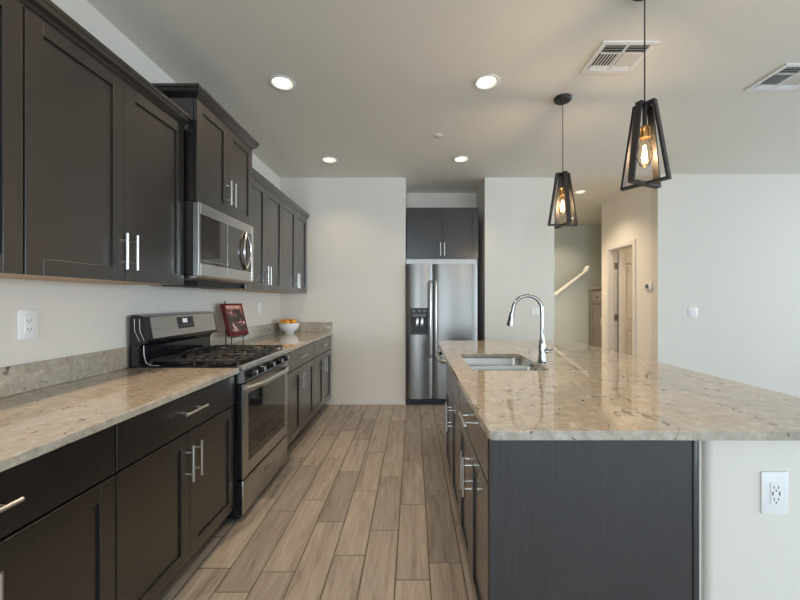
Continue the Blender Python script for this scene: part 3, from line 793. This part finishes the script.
def switch(label, loc, w, h, n_):
    t = thing('light_switch', label, 'switch', loc, 0, 'wall outlets and switches')
    MB().box(-w/2, w/2, -.006, 0, -h/2, h/2, .0025, seg=2).build('cover_plate', M['white_plastic'], t)
    for k in range(n_):
        c_ = (k-(n_-1)/2)*.046
        MB().box(c_-.016, c_+.016, -.010, -.005, -.033, .033, .002).build('rocker', M['white_plastic'], t)
switch('white double light switch on the back wall behind the faucet', (1.53, BW, 1.172), .112, .098, 2)
switch('small white double switch plate on the bright right wall', (3.43, RB, 1.165), .118, .118, 2)
t = thing('thermostat', 'small white thermostat with dark screen on the hall wall right of the door', 'thermostat', (HX, 4.58, 1.49), -R90)
MB().box(-.055, .055, -.024, 0, -.045, .045, .006, seg=2).build('housing', M['white_plastic'], t)
MB().box(-.038, .020, -.0265, -.023, -.026, .028, .001).build('screen', M['grey_plastic'], t)

# ------------------------------------------------------------------ ceiling fixtures
SPOT = (1.0, 0.81, 0.59)
def downlight(label, x, y, power=14):
    t = thing('recessed_downlight', label, 'ceiling light', (x, y, CEIL), 0, 'recessed ceiling downlights')
    MB().lathe((0, 0, 0), [(.092, -.0005), (.092, -.004), (.084, -.007), (.074, -.006), (.071, -.002), (.068, .004), (.060, .050)], 36).build('trim_ring', M['white_plastic'], t)
    MB().lathe((0, 0, 0), [(.001, .046), (.058, .046), (.0605, .049)], 32).build('lens', M['lamp_disc'], t)
    l_ = bpy.data.lights.new('downlight_beam', 'SPOT'); l_.energy = power; l_.color = SPOT if x > 0 else (1.0, .75, .50)
    l_.spot_size = math.radians(122); l_.spot_blend = 1.0; l_.shadow_soft_size = .05
    o = bpy.data.objects.new('downlight_beam', l_); COL.objects.link(o); o.location = (0, 0, -.012); o.parent = t
    return t
for lab, x, y in (('downlight over the aisle, upper left of the four kitchen lights', -.933, 2.565),
                  ('downlight right of centre, the brightest and nearest on the pendant side', .52, 2.555),
                  ('small downlight near the left end of the back wall, farthest on the left', -.924, 3.965),
                  ('small downlight farthest back, just before the refrigerator recess', .523, 3.943),
                  ('downlight in the hall ceiling, seen through the far pendant', 2.38, 5.13),
                  ('hall downlight farthest away beside the stairs', 2.99, 6.75),
                  ('downlight above the near left counter out of view', -.93, 1.16),
                  ('downlight above the near end of the island out of view', .52, 1.16),
                  ('hall downlight hidden behind the back wall, nearer one', 2.05, 5.75),  # lamp added out of view to brighten the hall and stairs
                  ('hall downlight hidden behind the back wall, by the stairs', 1.9, 6.45),  # also added out of view, lifts the stair walls
                  ('added unseen downlight in the small room behind the hall door', 4.0, 5.05)):  # lamp added to light the room beyond the doorway
    downlight(lab, x, y, 22 if y > 6.5 else 45 if 'hall' in lab else 12 if y > 3.5 else 44 if x < 0 else 22)
tag(MB().lathe((.23, 3.38, CEIL), [(.001, -.006), (.040, -.006), (.044, -.003), (.044, -.0005)], 28).build('smoke_detector', M['wall_hall']), 'small flat disc on the ceiling between the downlights', 'detector')

def vent(label, x, y, sx, sy):
    t = thing('ceiling_vent', label, 'vent', (x, y, CEIL), 0, 'ceiling air vents')
    b = MB(); hx, hy, f = sx/2, sy/2, .032; z0, z1 = -.008, -.0005
    b.box(-hx, hx, -hy, -hy+f, z0, z1, .002); b.box(-hx, hx, hy-f, hy, z0, z1, .002); b.box(-hx, -hx+f, -hy+f, hy-f, z0, z1, .002); b.box(hx-f, hx, -hy+f, hy-f, z0, z1, .002)
    b.box(-.007, .007, -hy+f, hy-f, z0, z1)
    b.build('frame', M['white_plastic'], t)
    MB().box(-hx+f, hx-f, -hy+f, hy-f, -.0022, -.0012).build('duct_opening', M['slot'], t)
    ia, ib = -hy+f, hy-f; H_ = ib-ia
    for s_ in (-1, 1):
        xa, xb = (-hx+f, -.007) if s_ < 0 else (.007, hx-f)
        xa += .004; xb -= .004
        b = MB()
        for k in range(3):      # near group, slats across
            yc = ia+.012+k*.022
            b.add([(xa, yc+.005, -.003), (xb, yc+.005, -.003), (xb, yc-.005, -.011), (xa, yc-.005, -.011), (xa, yc+.008, -.003), (xb, yc+.008, -.003), (xb, yc-.002, -.011), (xa, yc-.002, -.011)],
                  [(0,1,2,3), (7,6,5,4), (0,4,5,1), (1,5,6,2), (2,6,7,3), (3,7,4,0)])
        for k in range(2):      # far group
            yc = ib-.010-k*.022
            b.add([(xa, yc-.006, -.003), (xb, yc-.006, -.003), (xb, yc+.006, -.012), (xa, yc+.006, -.012), (xa, yc-.0048, -.0022), (xb, yc-.0048, -.0022), (xb, yc+.0072, -.0112), (xa, yc+.0072, -.0112)],
                  [(0,1,2,3), (7,6,5,4), (0,4,5,1), (1,5,6,2), (2,6,7,3), (3,7,4,0)])
        ya, yb2 = ia+.072, ib-.045; nsl = 6
        b.box(xa, xb, ya-.004, ya, -.010, -.003); b.box(xa, xb, yb2, yb2+.004, -.010, -.003)
        for k in range(nsl):    # centre group, slats lengthwise, thrown outwards
            xc = xa+(k+.5)*(xb-xa)/nsl; dd = .0055*s_
            b.add([(xc-dd, ya, -.003), (xc-dd, yb2, -.003), (xc+dd, yb2, -.012), (xc+dd, ya, -.012), (xc-dd+.0045, ya, -.003), (xc-dd+.0045, yb2, -.003), (xc+dd+.0045, yb2, -.012), (xc+dd+.0045, ya, -.012)],
                  [(0,1,2,3), (7,6,5,4), (0,4,5,1), (1,5,6,2), (2,6,7,3), (3,7,4,0)])
        b.build('louvers', M['white_plastic'], t)
vent('white louvered ceiling vent behind the near pendant cord', 1.30, 2.295, .335, .30)
vent('white louvered ceiling vent at the right photo edge', 2.61, 2.50, .345, .30)

# ------------------------------------------------------------------ pendants
def pendant(label, x, y, a1, a2):
    t = thing('pendant_lamp', label, 'pendant light', (x, y, CEIL), 0, 'pendant lamps over the island')
    MB().lathe((0, 0, 0), [(.001, -.026), (.055, -.026), (.062, -.020), (.064, -.012), (.064, -.0005), (.001, -.0005)], 32).build('canopy', M['bronze'], t)
    zt, zb_ = 2.285-CEIL, 1.882-CEIL
    MB().cyl((0, 0, -.02), (0, 0, zt-.01), .0032, n_=8).build('cord', M['bronze'], t)
    for a in (a1, a2):
        b = MB(); th = .011; dp_ = .015; ht, hb_ = .050, .112
        # closed trapezoid of flat bar: outer and inner outline extruded across
        out = [(-hb_, zb_), (hb_, zb_), (ht, zt), (-ht, zt)]
        inn = [(-hb_+th*1.15, zb_+th), (hb_-th*1.15, zb_+th), (ht-th*.9, zt-th), (-ht+th*.9, zt-th)]
        vs = [(u, s_*dp_, v_) for s_ in (-1, 1) for L in (out, inn) for u, v_ in L]
        fs = []
        for k in range(4):
            j = (k+1) % 4
            fs += [(k, j, 4+j, 4+k), (8+k, 12+k, 12+j, 8+j), (k, 8+k, 8+j, j), (4+k, 4+j, 12+j, 12+k)]
        off = .0015 if a == a2 else 0
        b.add([(p[0], p[1], p[2]-off) for p in vs], fs); b.xf(Matrix.Rotation(a, 4, 'Z'))
        b.build('frame', M['bronze'], t)
    MB().cyl((0, 0, zt-.008), (0, 0, 2.165-CEIL), .010, n_=12).build('stem', M['bronze'], t)
    MB().lathe((0, 0, 0), [(.001, 2.172-CEIL), (.016, 2.172-CEIL), (.024, 2.160-CEIL), (.024, 2.132-CEIL), (.026, 2.130-CEIL), (.026, 2.112-CEIL), (.018, 2.112-CEIL), (.001, 2.112-CEIL)], 24).build('socket', M['brass'], t)
    prof = [(.016, .0), (.019, -.012), (.026, -.035), (.032, -.062), (.034, -.085), (.031, -.110), (.022, -.130), (.010, -.141), (.001, -.142)]
    bl = MB().lathe((0, 0, 2.112-CEIL), prof, 28).build('bulb', M['bulb'], t)
    b = MB()
    for k in range(6):
        an = k*PI/3; cx, cy = .014*math.cos(an), .010*math.sin(an)
        b.cyl((cx*.4, cy*.4, 2.076-CEIL), (cx, cy, 2.000-CEIL), .0011, n_=6)
        b.cyl((cx, cy, 2.000-CEIL), (cx*.9, cy*.5, 1.992-CEIL), .0011, n_=6)
    b.build('filament', M['filament'], bl)
    l_ = bpy.data.lights.new('bulb_light', 'POINT'); l_.energy = 5; l_.color = (1.0, .78, .55); l_.shadow_soft_size = .02
    o = bpy.data.objects.new('bulb_light', l_); COL.objects.link(o); o.location = (0, 0, 2.04-CEIL); o.parent = t
pendant('nearer and larger looking black cage pendant, cord in front of the ceiling vent', 1.143, 1.78, math.radians(-58), math.radians(26))
pendant('farther and smaller looking black cage pendant, hung lower in the photo left of the other', 1.142, 2.755, math.radians(2), math.radians(92))

# ------------------------------------------------------------------ cookbook on an easel
ang = math.atan2(.19, .07)           # bottom edge direction in plan
BX, BY = -1.53, 3.00
uu = Vector((math.cos(ang), math.sin(ang), 0)); nn_ = Vector((math.sin(ang), -math.cos(ang), 0))
lean = math.radians(17)
up = Vector((-nn_.x*math.sin(lean), -nn_.y*math.sin(lean), math.cos(lean))); nf = uu.cross(up)
if nf.dot(nn_) < 0: nf = -nf
bw_, bh_, bt_ = .205, .285, .030
Mb = Matrix(((uu.x, nf.x, up.x, BX), (uu.y, nf.y, up.y, BY), (uu.z, nf.z, up.z, 1.012), (0, 0, 0, 1)))
t = thing('cookbook', 'dark red cookbook with a food photo cover leaning open faced on a metal easel', 'book', (BX, BY, 1.012))
inv = Matrix.Translation(-Vector((BX, BY, 1.012)))
# local frame: x width, y outwards (front cover at 0, book behind), z up
def lb(mb): return mb.xf(inv @ Mb)
b = MB(); b.box(0, bw_, -.004, 0, 0, bh_, .001); b.box(0, bw_, -bt_, -bt_+.004, 0, bh_, .001); b.box(0, .004, -bt_, 0, 0, bh_, .001)
cv = lb(b).build('cover', M['book_red'], t)
lb(MB().box(.005, bw_-.005, -bt_+.0045, -.0045, .004, bh_-.004)).build('pages', M['paper'], t)
lb(MB().box(.022, bw_-.016, .0002, .0010, .035, bh_-.055)).build('cover_photo', M['book_photo'], cv)
lb(MB().box(.022, bw_-.016, .0002, .0010, bh_-.054, bh_-.016)).build('title_band', M['ink_orange'], cv)
b = MB(); x_ = .034
for k in range(9):
    wl_ = (.012, .011, .012, .006, .012, .011, .013, .010, .012)[k]
    b.box(x_, x_+.0035, .0011, .0016, bh_-.044, bh_-.024); b.box(x_, x_+wl_, .0011, .0016, bh_-.028, bh_-.024)
    if k % 2: b.box(x_, x_+wl_, .0011, .0016, bh_-.044, bh_-.040)
    if k % 3 == 0: b.box(x_+wl_-.0035, x_+wl_, .0011, .0016, bh_-.044, bh_-.024)
    x_ += wl_+.0045
lb(b).build('title_lettering', M['ink_white'], cv)

t = thing('book_easel', 'thin black metal easel holding the red cookbook on the far counter', 'easel', (BX, BY, .915))
inv2 = Matrix.Translation(-Vector((BX, BY, .915)))
def wl3(x, y, z): return Mb @ Vector((x, y, z))
def seg(pts_, r_, nm):
    MB().tube([inv2 @ p for p in pts_], r_, 8).build(nm, M['black'], t)
zf = .9205
def foot(p): return Vector((p.x, p.y, zf))
for u_ in (.045, bw_-.035):
    p0 = wl3(u_, -bt_-.006, bh_*.75); p1 = wl3(u_, -bt_-.006, -.008)
    seg([p0, p1, foot(p1 + nn_*.004)], .0045, 'front_leg')
p0 = wl3(bw_*.30, -bt_-.006, bh_+.012); pk = wl3(bw_*.45, -bt_-.008, bh_*.75)
seg([p0, foot(p0 + nn_*.012)], .0055, 'back_post')
b = MB(); pc = inv2 @ p0; b.lathe((pc.x, pc.y, pc.z), [(.001, 0), (.009, .004), (.011, .012), (.008, .020), (.001, .023)], 14); b.build('finial', M['hinge'], t)
seg([wl3(.045, -bt_-.006, -.006), wl3(.045, .010, -.006), wl3(.045, .010, .012)], .0035, 'ledge_hook')
seg([wl3(bw_-.035, -bt_-.006, -.006), wl3(bw_-.035, .010, -.006), wl3(bw_-.035, .010, .012)], .0035, 'ledge_hook')
seg([wl3(.03, -bt_-.006, -.006), wl3(bw_-.02, -bt_-.006, -.006)], .004, 'crossbar')

# ------------------------------------------------------------------ fruit bowl
bx, by = -1.50, 4.35
tag(MB().lathe((bx, by, .9155), [(.001, .0), (.052, .0), (.054, .006), (.050, .010), (.075, .026), (.100, .055), (.116, .090), (.122, .122), (.1235, .124), (.119, .124), (.112, .092), (.096, .060), (.070, .034), (.030, .024), (.001, .023)], 40).build('fruit_bowl', M['porcelain']), 'round white porcelain bowl of fruit on the far left counter', 'bowl')
for (lab, dx, dy_, z, r_, mt, nm, ct) in (
    ('orange at the left of the white fruit bowl', -.062, -.018, .112, .036, 'orange', 'orange_fruit', 'orange'),
    ('orange in the middle of the white fruit bowl, sitting lower', -.002, -.074, .110, .034, 'orange', 'orange_fruit', 'orange'),
    ('orange at the right rim of the white fruit bowl',   .058, -.024, .114, .036, 'orange', 'orange_fruit', 'orange'),
    ('green lime behind the right orange in the fruit bowl', .036, .046, .114, .034, 'lime', 'lime_fruit', 'lime'),
    ('orange at the back of the white fruit bowl', -.036, .056, .112, .034, 'orange', 'orange_fruit', 'orange')):
    prof = [(max(.0006, r_*math.sin(a)), -r_*.96*math.cos(a)) for a in [PI*k/14 for k in range(15)]]
    t = thing(nm, lab, ct, (bx+dx, by+dy_, .9155+z+.026), random.random()*6, 'fruit in the white bowl')
    MB().lathe((0, 0, 0), prof, 24).build('peel', M[mt], t)
    MB().cyl((0, 0, r_*.94), (0, 0, r_*.99), .004, .003, 8).build('stem_button', M['lime'], t)

# ------------------------------------------------------------------ tall cabinet in the hall beyond
t = thing('tall_hall_cabinet', 'tall grey brown cabinet at the end of the hall beside the stairs', 'cabinet', (3.10, 6.26, 0), -R90)
MB().box(0, .48, 0, .40, .0, 1.49, .004).build('carcass', M['greywood'], t)
MB().box(-.03, .50, -.035, .42, 1.491, 1.535, .008, seg=2).build('top_board', M['greywood'], t)
d = MB().box(.02, .46, -.02, -.001, 1.26, 1.47, .003)
d.box(.05, .43, -.027, -.019, 1.295, 1.435, .005); dd = d.build('drawer_front', M['greywood'], t)
MB().cyl((.24, -.026, 1.365), (.24, -.048, 1.365), .016).build('knob', M['hinge'], dd)
dd = shaker(.02, .46, .08, 1.24, .05).build('door', M['greywood'], t)
bar_handle(dd, .40, .97, True, .12)
